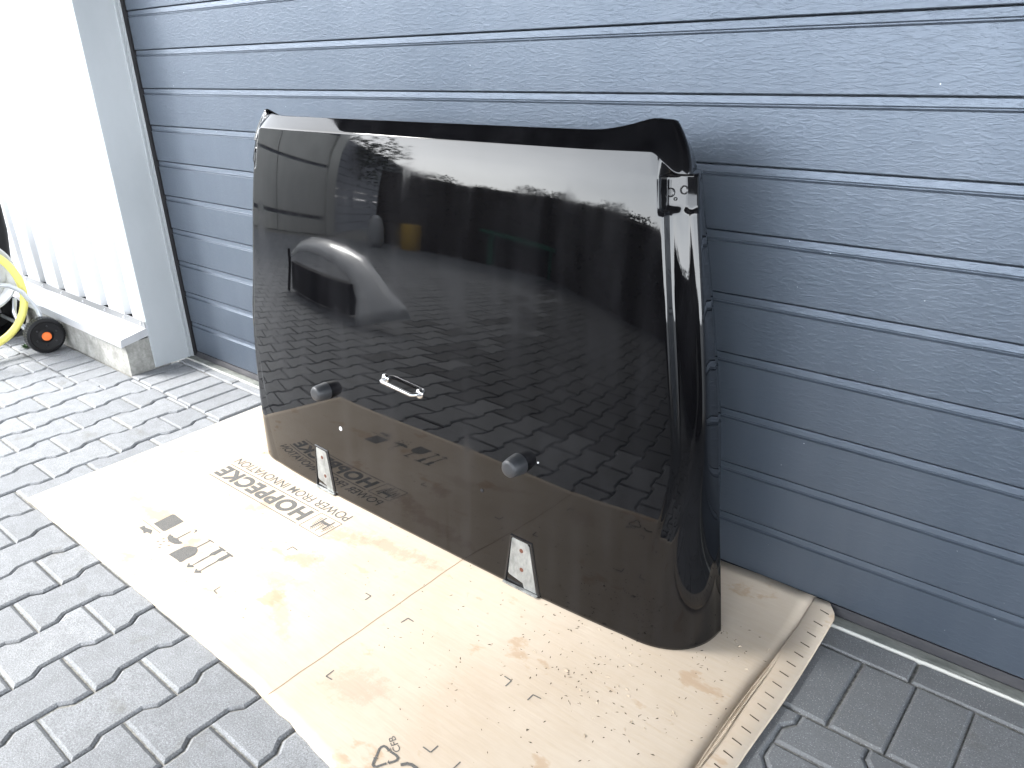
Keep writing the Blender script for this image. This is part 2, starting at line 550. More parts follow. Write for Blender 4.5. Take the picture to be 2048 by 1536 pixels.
# ------------------------------------------------------------------ sectional door
P = 0.125; H9 = 0.1559
door = empty("garage_door", (2.9, 0, 0), "wide blue-grey sectional garage door with horizontal ribs behind the black bonnet", "garage door")
DX0, DX1 = 0.0, 6.0
zk = [H9 + P * i for i in range(19)]
for i in range(-1, 18):
    zb = 0.028 if i < 0 else zk[i]
    ztop = zk[i + 1]
    pr = []
    # profile from bottom to top (y,z): each board overlaps the recess of the one below
    pr += [(0.006, zb - 0.001), (0.0005, zb), (-0.0008, zb + 0.0015), (-0.0008, ztop - 0.0235)]
    pr += [(-0.0024, ztop - 0.0223), (-0.0008, ztop - 0.0210), (0.0020, ztop - 0.0200), (0.0020, ztop - 0.0182), (-0.0010, ztop - 0.0168), (0.0004, ztop - 0.0158), (0.0020, ztop - 0.0034), (0.0085, ztop - 0.0022)]
    b = MB()
    nX = 2
    vs = []; fs = []
    xs_ = [DX0 + 0.004, DX1]
    for xx in xs_:
        for (yy, zz) in pr: vs.append((xx, yy, zz))
    q = len(pr)
    for a in range(q - 1): fs.append((a, q + a, q + a + 1, a + 1))
    # back face and end cap
    b.add(vs, fs)
    e = [(DX0 + 0.004, yy, zz) for (yy, zz) in pr] + [(DX0 + 0.004, 0.04, ztop - 0.001), (DX0 + 0.004, 0.04, zb - 0.001)]
    b.add(e, [tuple(range(len(e)))])
    e = [(DX1, yy, zz) for (yy, zz) in pr] + [(DX1, 0.04, ztop - 0.001), (DX1, 0.04, zb - 0.001)]
    b.add(e, [tuple(range(len(e)))])
    b.add([(DX0 + .004, 0.04, zb - .001), (DX1, 0.04, zb - .001), (DX1, 0.04, ztop - .001), (DX0 + .004, 0.04, ztop - .001)], [(0, 1, 2, 3)])
    o = part(b, "door_board", M_door, door, fix=True, smooth=True, angle=22)
    if i >= 0:
        c_ = MB(); c_.box((DX0 - 0.003, -0.003, ztop - 0.024), (DX0 + 0.0038, 0.004, ztop - 0.004))
        part(c_, "end_notch", M_rubber, door)
s_ = MB()
pf = [(0.010, 0.0045), (-0.006, 0.0045), (-0.009, 0.009), (-0.006, 0.018), (-0.0025, 0.027), (0.010, 0.027)]
s_.prism([(DX0 + 0.004, a, b) for a, b in pf], (DX1 - DX0, 0, 0))
part(s_, "bottom_seal", M_seal, door)
t_ = MB(); t_.box((-0.027, -0.004, 0.004), (-0.0035, 0.05, 2.6))
part(t_, "side_seal", M_rubber, door)

# ------------------------------------------------------------------ reveal (grey flashing) and white wall
rev = empty("door_frame", (-0.03, -0.1, 0), "tall grey sheet metal door jamb between white wall and garage door", "door frame")
r_ = MB()
r_.prism([(-0.030, -0.006, 0.003), (-0.030, -0.158, 0.003), (-0.046, -0.158, 0.003), (-0.046, -0.164, 0.003), (-0.034, -0.1655, 0.003), (-0.027, -0.164, 0.003), (-0.0265, -0.158, 0.003), (-0.0265, -0.030, 0.003), (-0.0265, -0.006, 0.003)], (0, 0, 2.9))
part(r_, "jamb_panel", M_reveal, rev)
r_ = MB()
r_.box((-0.0262, -0.026, 0.003), (-0.0215, -0.021, 2.9)); r_.box((-0.0262, -0.012, 0.003), (-0.0200, -0.006, 2.9))
part(r_, "guide_strip", M_reveal, rev)

wall = empty("white_wall", (-2.5, -0.16, 0.17), "white trapezoid-ribbed metal cladding wall left of the door", "wall")
b = MB()
WY = -0.163; rib = 0.032; pit = 0.2115
prof = [(-0.047, WY)]
x = -0.135
while x > -7:
    # valley seen as a narrow recessed band between wide pans
    prof += [(x, WY), (x - 0.020, WY + rib), (x - 0.052, WY + rib), (x - 0.072, WY)]
    x -= pit
prof.append((-7.2, WY))
vs = []; fs = []
for (xx, yy) in prof:
    vs += [(xx, yy, 0.187), (xx, yy, 3.0)]
for i in range(len(prof) - 1): fs.append((2 * i, 2 * i + 2, 2 * i + 3, 2 * i + 1))
b.add(vs, fs)
wo = part(b, "cladding_sheet", M_white, wall)
sl = wo.modifiers.new("thick", 'SOLIDIFY'); sl.thickness = 0.001
b = MB(); b.box((-7.2, WY + 0.030, 0.12), (-0.047, 0.0, 3.0))
part(b, "wall_core", M_rubber, wall)
for (sx, sz) in [(-0.207, 1.14), (-0.207, 0.721), (-0.63, 1.14), (-0.63, 0.721), (-1.05, 0.721)]:
    b = MB(); b.lathe([(0.0055, 0), (0.0055, 0.0012), (0.0035, 0.0015), (0.0033, 0.004), (0.0018, 0.0046)], (sx, WY - 0.0005, sz), (0, -1, 0), 10)
    part(b, "cladding_screw", M_alu, wall)

plinth = empty("wall_plinth", (-2.5, -0.2, 0), "weathered concrete plinth with metal sill at the foot of the white wall", "plinth")
b = MB()
nx = 60
ze = 0.128
b.prism([(-0.032, -0.262, -0.02), (-0.032, -0.10, -0.02), (-0.032, -0.10, ze), (-0.032, -0.258, ze)], (-7.2, 0, 0))
po_ = part(b, "plinth_concrete", M_conc, plinth)
b = MB()
# sill: upstand, slope, drip edge
pf = [(WY - 0.0015, 0.192), (WY - 0.0030, 0.165), (-0.270, 0.146), (-0.274, 0.118), (-0.276, 0.118), (-0.272, 0.1475), (WY - 0.005, 0.167), (WY - 0.0035, 0.192)]
b.prism([(-0.030, a, z_) for a, z_ in pf], (-7.2, 0, 0))
b.add([(-0.0305, -0.274, 0.118), (-0.0305, -0.165, 0.136), (-0.0305, -0.165, 0.1655), (-0.0305, -0.271, 0.146),
       (-0.0290, -0.2765, 0.118), (-0.0290, -0.165, 0.136), (-0.0290, -0.165, 0.1665), (-0.0290, -0.2725, 0.1470)], [(0, 1, 2, 3), (4, 5, 6, 7), (0, 1, 5, 4), (1, 2, 6, 5), (2, 3, 7, 6), (3, 0, 4, 7)])
part(b, "sill", M_alu, plinth)
b = MB(); b.box((-7.2, WY - 0.0066, 0.166), (-0.031, WY - 0.0052, 0.193))
M_upst = mat("grey_zinc", (0.15, 0.155, 0.16), 0.5, metal=0.2)  # upstand strip coloured a darker grey than the sill
part(b, "sill_upstand", M_upst, plinth)
for sx in (-0.062, -0.205, -0.372, -0.583, -0.803, -1.013, -1.22, -1.43):
    b = MB(); b.lathe([(0.0055, 0), (0.0055, 0.0012), (0.0036, 0.0015), (0.0034, 0.004), (0.0018, 0.0046)], (sx, WY - 0.0067, 0.180), (0, -1, 0), 10)
    part(b, "sill_screw", M_alu, plinth)

# ------------------------------------------------------------------ building above and around the door
can = empty("canopy", (3.0, -0.9, 2.7), "dark flat canopy roof jutting out over the garage door", "canopy")
b = MB(); b.box((-0.9, -5.0, 2.65), (8.5, -0.001, 2.83))
part(b, "roof_slab", M_satin, can)
fac = MB(); fac.box((-7.2, 0.0, 2.53), (7.5, 0.3, 4.2))
tag(fac.build("upper_facade", M_white), "white facade strip above the garage door", "wall")
sw = MB(); sw.box((6.0, -0.16, 0), (9.0, 0.3, 2.53))
tag(sw.build("side_wall", M_white), "white wall right of the garage door", "wall")

# ------------------------------------------------------------------ cardboard
CT = 0.0055
cb = empty("cardboard_sheet", (1.6, -0.45, 0), "large flattened cardboard box sheet lying on the pavers under the bonnet", "cardboard")


def chz(x, y):
    """height of the board surface: lies on stones, lifts at back right"""
    z = CT + 0.0012 * math.sin(3.1 * x + 1.3) * math.cos(4.3 * y)
    back = max(0.0, (y + 0.16) / 0.16) * max(0.0, min(1, (x - 1.6) / 0.8))
    z += 0.026 * back * back
    return z


b = MB()
NX, NY = 60, 36
rx = lambda v: 2.5335
ok_ = random.Random(3)
jag = [ok_.uniform(-0.003, 0.003) for _ in range(NX + 1)]
grid = []
for i in range(NX + 1):
    u = i / NX
    for j in range(NY + 1):
        v = j / NY
        xl = 0.647; xr = 2.5335
        xx = xl + (xr - xl) * u
        yf = -0.888 - (0.022 * min(1, max(0, (xx - 1.80) / 0.25))) + jag[i] * (1 if xx > 1.8 else 0.35)
        yb = -0.112 if xx < 1.2 else -0.112 + (0.108) * min(1, (xx - 1.2) / 0.2)
        yy = yf + (yb - yf) * v
        z = chz(xx, yy)
        if abs(xx - 1.8175) < 0.02: z -= 0.0022
        grid.append((xx, yy, z))
fs = []
for i in range(NX):
    for j in range(NY):
        a = i * (NY + 1) + j
        fs.append((a, a + NY + 1, a + NY + 2, a + 1))
b.add(grid, fs)
cbo = part(b, "board", M_card, cb, smooth=True, fix=False)
so = cbo.modifiers.new("t", 'SOLIDIFY'); so.thickness = 0.0045; so.offset = -1; so.use_even_offset = False
# folded strip along the right edge with staple slits
b = MB()
n_ = 60
gr = []
for i in range(n_ + 1):
    yy = -0.91 + (0.905 - 0.003) * i / n_
    bul = 0.012 * math.exp(-((yy + 0.30) / 0.12) ** 2) + 0.003 * math.sin(yy * 30)
    x0 = 2.531 + 0.002 * math.sin(yy * 9)
    x1_ = 2.586 + 0.0015 * math.sin(yy * 17)
    if yy > -0.03: x1_ -= (yy + 0.03) * 0.9
    zb_ = chz(2.53, yy)
    gr += [(x0, yy, zb_ + 0.0006), (x0 + 0.004, yy, zb_ + 0.0028 + bul * 0.2), ((x0 + x1_) / 2 + 0.004, yy, zb_ + 0.0036), (x1_ - 0.003, yy, zb_ + 0.0034), (x1_, yy, max(0.001, zb_ - 0.002))]
fs = []
for i in range(n_):
    for j in range(4):
        a = i * 5 + j
        fs.append((a, a + 1, a + 6, a + 5))
b.add(gr, fs)
fl = part(b, "folded_edge", M_card, cb, smooth=True, fix=False)
so = fl.modifiers.new("t", 'SOLIDIFY'); so.thickness = 0.003; so.offset = -1
# torn lips opened along the crease
b = MB()
for (sh_, hh) in ((0.0, 0.0), (0.0035, 0.002), (-0.003, 0.001)):
    pts = []
    for i in range(41):
        tt = i / 40
        yy = -0.62 + 0.50 * tt
        g_ = math.sin(math.pi * tt)
        pts.append((2.5365 + sh_ * g_ - 0.004 * g_, yy, chz(2.53, yy) + 0.0008 + (0.0035 + hh) * g_))
    b.tube(pts, 0.0011, 6)
part(b, "torn_crease", M_core, cb, smooth=True)
yy = -0.035
while yy > -0.9:
    x0 = 2.553 + random.uniform(-0.001, 0.001)
    zz = chz(2.53, yy) + 0.0041
    b = MB()
    b.prism([(x0, yy + 0.003, zz - 0.001), (x0 + 0.019, yy - 0.001, zz - 0.001), (x0 + 0.020, yy - 0.0030, zz - 0.001), (x0, yy + 0.0010, zz - 0.001)], (0, 0, 0.0011))
    part(b, "slit", M_slit, cb, fix=False)
    yy -= 0.0335
# fold line groove
b = MB()
pts = [(1.8175 + 0.0008 * math.sin(i * 0.9), -0.882 + 0.57 * i / 40, 0) for i in range(41)]
for (a, q) in zip(pts, pts[1:]):
    b.add([(a[0] - 0.0009, a[1], chz(a[0], a[1]) - 0.0012), (a[0] + 0.0009, a[1], chz(a[0], a[1]) - 0.0012), (q[0] + 0.0009, q[1], chz(q[0], q[1]) - 0.0012), (q[0] - 0.0009, q[1], chz(q[0], q[1]) - 0.0012)], [(0, 1, 2, 3)])
M_fold = mat("worn_crease", (0.30, 0.21, 0.13), 0.9)
part(b, "fold_line", M_fold, cb, fix=False)

INKZ = 0.0005


def ink_poly(pts, name=None):
    """flat printed shape in world xy, laid on the board"""
    return [(x, y, chz(x, y) + INKZ) for x, y in pts]


def flatmesh(polys, name, mat_=None):
    bm = bmesh.new()
    for pl in polys:
        vv = [bm.verts.new(q) for q in pl]
        f_ = bm.faces.new(vv)
    bmesh.ops.triangulate(bm, faces=bm.faces)
    bmesh.ops.recalc_face_normals(bm, faces=bm.faces)
    me = bpy.data.meshes.new(name)
    bm.to_mesh(me); bm.free()
    me.materials.append(mat_ or M_ink)
    o = bpy.data.objects.new(name, me)
    C.objects.link(o); o.parent = cb; o.location = -cb.location
    return o


def seg(a, b_, wd):
    a = Vector(a); b_ = Vector(b_); d = (b_ - a).normalized(); nn = Vector((-d.y, d.x)) * wd / 2
    return ink_poly([a + nn, b_ + nn, b_ - nn, a - nn])


def text(name, s, x_left, x_right, y_base, y_top, rot180=True, bold=0.0, spacing=1.0, ang=None, shear=0.0):
    cu = bpy.data.curves.new(name, 'FONT'); cu.body = s; cu.size = 1.0; cu.offset = bold; cu.space_character = spacing; cu.shear = shear
    o = bpy.data.objects.new(name, cu); C.objects.link(o)
    dg = bpy.context.evaluated_depsgraph_get(); dg.update()
    me = bpy.data.meshes.new_from_object(o.evaluated_get(dg))
    bpy.data.objects.remove(o)
    xsn = [v.co.x for v in me.vertices]; ysn = [v.co.y for v in me.vertices]
    x0, x1_, y0, y1_ = min(xsn), max(xsn), min(ysn), max(ysn)
    for v in me.vertices:
        X = x_left + (v.co.x - x0) / (x1_ - x0) * (x_right - x_left)
        Y = y_base + (v.co.y - y0) / (y1_ - y0) * (y_top - y_base)
        if ang is not None:
            cxx, cyy, th = ang
            dx, dy = X - cxx, Y - cyy
            X = cxx + dx * math.cos(th) - dy * math.sin(th); Y = cyy + dx * math.sin(th) + dy * math.cos(th)
        v.co = (X, Y, chz(X, Y) + INKZ)
    me.materials.clear(); me.materials.append(M_ink)
    o = bpy.data.objects.new(name, me); C.objects.link(o); o.parent = cb; o.location = -cb.location
    return o


text("printed_lettering", "HOPPECKE", 1.362, 0.945, -0.432, -0.486, bold=0.045, spacing=1.10)
text("printed_lettering", "POWER FROM INNOVATION", 1.462, 0.935, -0.383, -0.4135, bold=0.004, spacing=1.0)
flatmesh([seg((1.368, -0.424), (0.942, -0.424), 0.003), seg((1.368, -0.496), (0.942, -0.496), 0.003)], "printed_rule")
lg = [seg((1.380, -0.4245), (1.466, -0.4245), 0.002), seg((1.466, -0.4245), (1.466, -0.4965), 0.002), seg((1.466, -0.4965), (1.380, -0.4965), 0.002), seg((1.380, -0.4965), (1.380, -0.4245), 0.002)]
# H of two uprights and bar inside striped wedges
lg += [seg((1.445, -0.431), (1.445, -0.472), 0.005), seg((1.412, -0.431), (1.412, -0.485), 0.005), seg((1.445, -0.449), (1.412, -0.449), 0.009)]
for i in range(7):
    yy = -0.446 - i * 0.0053
    w1 = 0.013 - i * 0.0013
    lg += [seg((1.4505, yy), (1.4505 + w1 * 0.8, yy), 0.0026), seg((1.4385 - 0.001, yy - 0.008), (1.4385 - w1 * 0.9, yy - 0.008), 0.0026)]
    lg += [seg((1.4070, yy + 0.006), (1.4070 - w1 * 0.9, yy + 0.006), 0.0026), seg((1.4170, yy - 0.010), (1.4170 + w1 * 0.8, yy - 0.010), 0.0026)]
flatmesh(lg, "printed_emblem")
# handling symbols
ic = []
ic.append(ink_poly([(1.020, -0.700), (1.088, -0.700 + 0.002), (1.091, -0.704), (1.091, -0.742), (1.087, -0.746), (1.025, -0.746), (1.020, -0.742)][::1]))
ic = [ink_poly([(1.046, -0.700), (1.103, -0.700), (1.106, -0.704), (1.106, -0.742), (1.103, -0.746), (1.050, -0.746), (1.046, -0.742)])]


def wpx(px, py):
    """picture measurement of a print on the flat board -> board coordinates (fixed numbers, board is planar)"""
    f = 1566.89
    d = [RM[0][i] * (px - 1024) / f + RM[1][i] * (py - 768) / f + RM[2][i] for i in range(3)]
    t = (CT - CAM[2]) / d[2]
    return (CAM[0] + t * d[0], CAM[1] + t * d[1])


s3 = 180 / 1975
Z = lambda pts: ink_poly([wpx(300 + a * s3, 1020 + b_ * s3) for a, b_ in pts])
ic = [Z([(80, 310), (490, 105), (545, 110), (745, 260), (690, 290), (340, 470), (290, 475)])]
ic.append(Z([(-170, 225), (-158, 218), (238, 512), (226, 522)]))
ic.append(Z([(-240, 400), (-120, 350), (-95, 395), (60, 450), (20, 540), (-60, 500), (-140, 530), (-150, 470)]))
ic.append(Z([(445, 535), (480, 575), (510, 575), (520, 615), (565, 610), (570, 640), (635, 655), (640, 690), (685, 700), (730, 742), (640, 760), (540, 755), (460, 725), (430, 700), (390, 725), (410, 690), (380, 620), (400, 575)]))
ic.append(Z([(565, 640), (880, 480), (910, 482), (575, 660)]))
ic.append(Z([(975, 440), (1030, 445), (1038, 470), (975, 515), (965, 508), (1005, 465), (970, 455)]))
for (a, b_) in ((290, 645), (172, 700), (300, 708), (228, 770), (412, 788), (210, 832)):
    ic.append(Z([(a - 38, b_ + 3), (a - 10, b_ - 8), (a + 40, b_ - 12), (a + 30, b_ + 2), (a, b_ + 9)]))
ic.append(Z([(410, 985), (560, 905), (740, 820), (870, 800), (1020, 825), (1048, 880), (1035, 935), (985, 995), (890, 1045), (800, 1085), (700, 1150), (650, 1155), (600, 1110)]))
ic.append(Z([(1015, 825), (1290, 685), (1275, 650), (1330, 665), (1415, 720), (1400, 735), (1320, 695), (1040, 840)]))
for dx, dy in ((0, 0), (165, 120)):
    ic.append(Z([(q[0] + dx, q[1] + dy) for q in ((800, 1270), (840, 1180), (880, 1180), (870, 1215), (930, 1215), (1120, 1100), (1290, 1010), (1340, 955), (1540, 855), (1500, 820), (1525, 805), (1600, 850), (1672, 905), (1640, 922), (1590, 905), (1420, 1000), (1340, 1010), (1140, 1120), (940, 1230), (970, 1250), (960, 1268))]))
flatmesh(ic, "printed_symbol")
# small corner marks
cm = []
for (vx, vy, ax, ay, bx_, by_) in ((585, 1094, 573, 1101, 595, 1101), (428, 1182, 441, 1174, 434, 1188), (742, 1192, 731, 1186, 730, 1200), (816, 1236, 802, 1245, 827, 1243),
                                 (652, 1352, 668, 1340, 664, 1359), (1023, 1361, 1009, 1352, 1011, 1372), (1066, 1389, 1055, 1400, 1082, 1397), (861, 1504, 846, 1493, 876, 1491)):
    flatmesh([seg(wpx(vx, vy), wpx(ax, ay), 0.0026), [(x, y, z + 0.00004) for x, y, z in seg(wpx(vx, vy), wpx(bx_, by_), 0.0026)]], "printed_corner_mark")
cm.append(seg(wpx(921, 1523), wpx(905, 1538), 0.0026))
flatmesh(cm, "printed_corner_mark")
# recycling arrows and code
s4 = 240 / 2048
Z2 = lambda pts: [wpx(700 + a * s4, 1440 + b_ * s4) for a, b_ in pts]


def stroke(pts, wd):
    q = Z2(pts); res = []
    for a, b_ in zip(q, q[1:]):
        a2 = Vector(a); b2 = Vector(b_); d = (b2 - a2).normalized() * wd * 0.3
        res.append(seg(a2 - d, b2 + d, wd))
    return res


rc = stroke([(452, 610), (500, 490), (530, 458), (575, 440), (615, 458), (665, 510)], 0.0046)
rc += stroke([(700, 540), (790, 600), (820, 640), (800, 680), (760, 700), (680, 725)], 0.0046)
rc += stroke([(610, 740), (450, 795), (410, 790), (390, 760), (400, 720), (430, 650)], 0.0046)
rc += stroke([(880, 758), (970, 742), (1050, 760), (1130, 815), (1180, 880)], 0.006)
for tri in ([(620, 540), (690, 525), (700, 470)], [(635, 725), (660, 680), (685, 762)], [(385, 650), (440, 622), (485, 662)]):
    rc.append(ink_poly(Z2(tri)))
# slight height steps keep the overlapping strokes apart
flatmesh([[(x, y, z + 0.00003 * i) for (x, y, z) in pl] for i, pl in enumerate(rc)], "printed_recycling_mark")
a = wpx(797, 1503); 
text("printed_code", "CFB", 0.0, -0.036, 0.0, -0.0125, bold=0.0, ang=(0, 0, 0)).location = (0, 0, 0)
tx = C.objects[-1] if False else None
for o in [q for q in bpy.data.objects if q.name.startswith("printed_code")]:
    th = R(-24)
    cx_, cy_ = wpx(802, 1500)
    for v in o.data.vertices:
        X = cx_ + v.co.x * math.cos(th) - v.co.y * math.sin(th); Y = cy_ + v.co.x * math.sin(th) + v.co.y * math.cos(th)
        v.co = (X, Y, chz(X, Y) + INKZ)
    o.location = -cb.location
# dents and torn paper flecks
b = MB(); rg = random.Random(11)
cl_ = [(2.28, -0.46, 0.12, 120), (1.02, -0.33, 0.10, 40), (2.45, -0.25, 0.10, 50), (2.0, -0.60, 0.18, 45), (1.3, -0.6, 0.4, 40), (2.35, -0.40, 0.14, 60), (2.12, -0.50, 0.2, 50)]
for cxx, cyy, sg_, nn in cl_:
    for i in range(nn):
        x = rg.gauss(cxx, sg_); y = rg.gauss(cyy, sg_ * 0.7)
        if not (0.67 < x < 2.52 and -0.87 < y < -0.02): continue
        l = rg.uniform(0.001, 0.005); th = rg.uniform(0, math.pi); wd = rg.uniform(0.0006, 0.0016)
        dx, dy = math.cos(th) * l, math.sin(th) * l; px_, py_ = -math.sin(th) * wd, math.cos(th) * wd
        z = chz(x, y) + 0.00035
        b.add([(x - dx, y - dy, z), (x + px_, y + py_, z), (x + dx * 0.8, y + dy * 0.8, z), (x - px_ * 0.7, y - py_ * 0.7, z)], [(0, 1, 2, 3)])
tag(part(b, "dent_mark", M_slit, cb, fix=False), kind='stuff')
b = MB()
for cxx, cyy, sg_, nn in [(2.32, -0.42, 0.10, 26), (2.45, -0.22, 0.06, 12), (2.1, -0.5, 0.14, 8)]:
    for i in range(nn):
        x = rg.gauss(cxx, sg_); y = rg.gauss(cyy, sg_ * 0.7)
        if not (0.67 < x < 2.52 and -0.87 < y < -0.04): continue
        l = rg.uniform(0.002, 0.006); th = rg.uniform(-0.9, 0.6); wd = rg.uniform(0.0008, 0.0018)
        dx, dy = math.cos(th) * l, math.sin(th) * l; px_, py_ = -math.sin(th) * wd, math.cos(th) * wd
        z = chz(x, y) + 0.0003; zu = z + rg.uniform(0.001, 0.003)
        b.add([(x - dx, y - dy, z), (x + px_, y + py_, zu), (x + dx, y + dy, z), (x - px_, y - py_, z)], [(0, 1, 2, 3)])
tag(part(b, "torn_paper_fleck", M_core, cb, fix=False), kind='stuff')

# ------------------------------------------------------------------ the bonnet
XC = 1.66
hood = empty("car_bonnet", (XC, -0.3, 0.006), "glossy black car bonnet standing on cardboard and leaning against the garage door", "car bonnet")


def sstep(x, a, b_):
    t = min(1.0, max(0.0, (x - a) / (b_ - a)))
    return t * t * (3 - 2 * t)


def ypan(z): return -0.345 + 0.055 * z + 0.035 * z * z + 0.46 * max(0.0, z - 0.68) ** 3
def hw(z): return 0.752 - 0.075 * z - 0.065 * z * z
def xcr(z): return 0.737 - 0.152 * z


ZR = 0.946           # start of the rolled front edge


def section(z, pocket=True):
    """list of (x offset, y) from centre to flange end"""
    H = hw(z)
    a = 0.009 + 0.151 * max(0.0, 1 - z / 0.55) ** 1.6       # corner length
    xs1 = H - a
    PFL = -0.2265 + 0.22 * (z - 0.885)
    pf = sstep(z, 0.850, 0.859) * (1 - sstep(z, 0.911, 0.921)) if pocket else 0.0
    xc_ = min(xcr(z), xs1 - 0.012)
    ds = 0.017 * sstep(z, 0.15, 0.6) * (1 - 0.85 * sstep(z, 0.922, 0.946))
    yf = -0.200
    q_ = sstep(z, 0.22, 0.5)
    H = H + 0.017 * q_
    xs1 = xs1 + 0.012 * q_
    res = []
    def ybase(x):
        t = x / 0.75
        y = ypan(z) + 0.034 * t ** 4
        y += ds * sstep(x, xc_, xc_ + 0.010) + 0.007 * sstep(z, 0.2, 0.6) * sstep(x, xc_ + 0.012, H)
        if pocket:
            f_ = sstep(z - 0.10 * (x - 0.61), 0.848, 0.857) * (1 - sstep(z - 0.12 * (x - 0.61), 0.908, 0.918)) * sstep(x, xc_ - 0.008, xc_ + 0.001)
            y = y + (PFL - y) * f_
        return y
    A = [0.0 + (xc_ - 0.02) * i / 26 for i in range(27)]
    B = [xc_ - 0.02 + (0.045) * i / 22 for i in range(1, 23)]
    B = [q for q in B]
    e0 = B[-1]
    D = []
    xe = max(xs1, e0 + 0.001)
    for i in range(1, 4): D.append(e0 + (xe - e0) * i / 3)
    xs_ = A + B + D
    for x in xs_: res.append((x, ybase(x)))
    x0 = xs_[-1]; y0 = ybase(x0)
    ya2 = yf + (y0 + 0.013 - yf) * q_
    aa = H - x0; bb = ya2 - y0
    for i in range(1, 15):
        th = math.pi / 2 * i / 14
        p_ = 2.0 / 2.35
        xa, ya_ = x0 + aa * math.sin(th) ** p_, y0 + bb * (1 - math.cos(th) ** p_)
        xp, yp_ = x0 + (H + 0.002 - x0) * i / 14, PFL + 0.0004 * i
        res.append((xa + (xp - xa) * pf, ya_ + (yp_ - ya_) * pf))
    for i in range(1, 5):
        res.append((H + 0.0005 * (1 - q_) + 0.002 * pf - 0.018 * q_ * i / 4, ya2 + (yf + 0.004 + 0.03 * q_ - ya2) * i / 4))
    return res


rows = []
zs = [0.0, 0.006] + [0.02 + (0.82 - 0.02) * i / 40 for i in range(41)] + [0.828 + 0.004 * i for i in range(22)]
zs = [z for z in zs if z < ZR - 0.001] + [ZR]
def cdrop(x): return 0.034 * sstep(x, 0.572, 0.625)


for z in zs:
    rows.append([(x, y, z - cdrop(x) * sstep(z, 0.924, ZR)) for x, y in section(z)])
# rolled front edge
base = section(ZR, False)
sl0 = math.atan(0.055 + 0.07 * ZR + 1.38 * (ZR - 0.68) ** 2)
nose = []
lefts = {}
yy, zz, ang_ = 0.0, 0.0, sl0
steps = [(0.0011, R(5.4))] * 5 + [(0.0034, R(0.35))] * 10 + [(0.0010, R(30))] * 3
for (ds_, da) in steps:
    ang_ += da / 2
    yy += math.sin(ang_) * ds_; zz += math.cos(ang_) * ds_
    ang_ += da / 2
    nose.append((yy, zz))
yn, zn = nose[-1]
for (dy, dz) in nose:
    fr = dy / yn
    row = []
    for (x, y) in base:
        d = y - ypan(ZR)
        wgt = max(0.0, 1 - (max(0, d - 0.015)) / 0.075)
        tip = 0.022 * sstep(x, 0.44, 0.60) * fr
        dip = -0.004 * math.exp(-((x - 0.42) / 0.14) ** 2) * fr
        shrink = 1 - 0.068 * sstep(x, 0.5, 0.64) * (0.35 * fr + 0.65 * fr * fr)
        row.append((x * shrink, y + dy * wgt, ZR - cdrop(x) * (1 - fr) + dz * (0.55 + 0.45 * wgt) + tip))
    rows.append(row)
    lefts[len(rows) - 1] = fr
npt = len(rows[0])
vs = []; fs = []
for ri, r in enumerate(rows):
    fr = lefts.get(ri, 0.0)
    full = [(-x, y, z - 0.022 * fr * (sstep(x, 0.44, 0.60) - 0.8 * sstep(x, 0.575, 0.60))) for (x, y, z) in r[:0:-1]] + r
    vs += [(XC + x, y, z + 0.007) for x, y, z in full]
W_ = 2 * npt - 1
for i in range(len(rows) - 1):
    for j in range(W_ - 1):
        a = i * W_ + j
        fs.append((a, a + 1, a + W_ + 1, a + W_))
b = MB(); b.add(vs, fs)
ho = part(b, "bonnet_skin", M_paint, hood, smooth=True, fix=False)
so = ho.modifiers.new("t", 'SOLIDIFY'); so.thickness = 0.0022; so.offset = -1.0; so.use_rim = True


def pt(x, z, off=0.0):
    """point on the bonnet face"""
    u = abs(x - XC)
    y = ypan(z) + 0.034 * (u / 0.75) ** 4
    return Vector((x, y - off, z + 0.007))


def nrm(x, z):
    u = (x - XC) / 0.75
    return Vector((4 * 0.034 / 0.75 * u ** 3, -1, 0.055 + 0.07 * z)).normalized()


# inner stiffening frame that touches the door
b = MB()
b.box((XC - 0.52, -0.215, 0.84), (XC + 0.52, -0.185, 0.90)); b.box((XC - 0.60, -0.20, 0.12), (XC - 0.52, -0.17, 0.90)); b.box((XC + 0.52, -0.20, 0.12), (XC + 0.60, -0.17, 0.90)); b.box((XC - 0.6, -0.25, 0.06), (XC + 0.6, -0.17, 0.12))
b.box((XC - 0.05, -0.185, 0.80), (XC + 0.05, -0.008, 0.86))
part(b, "inner_frame", M_satin, hood)


def stopper(x, z):
    n_ = nrm(x, z); q = pt(x, z)
    b = MB()
    b.lathe([(0.024, -0.002), (0.0235, 0.004), (0.022, 0.020), (0.0195, 0.034), (0.0170, 0.0375), (0.010, 0.0382)], q, n_, 32)
    o = part(b, "rubber_stop", M_stop, hood, smooth=True, angle=50)
    return o


stopper(1.333, 0.305); stopper(1.990, 0.307)
# chrome loop
a = pt(1.572, 0.397); e = pt(1.690, 0.388)
n_ = nrm(1.63, 0.39)
b = MB()
path = []
for i in range(7):
    th = math.pi / 2 * i / 6
    path.append(a + (e - a) * (0.10 * (1 - math.cos(th))) + n_ * (0.020 * math.sin(th)))
for i in range(7):
    th = math.pi / 2 * (1 - i / 6)
    path.append(e - (e - a) * (0.10 * (1 - math.cos(th))) + n_ * (0.020 * math.sin(th)))
b.tube(path, 0.0046, 14)
hd = part(b, "grab_loop", M_chrome, hood, smooth=True)
for q in (a, e):
    b = MB(); b.lathe([(0.0120, -0.001), (0.0120, 0.002), (0.0095, 0.0045), (0.0065, 0.006)], q, n_, 24)
    o = b.build("loop_foot", M_chrome, None, smooth=True, angle=50); o.parent = hd; 


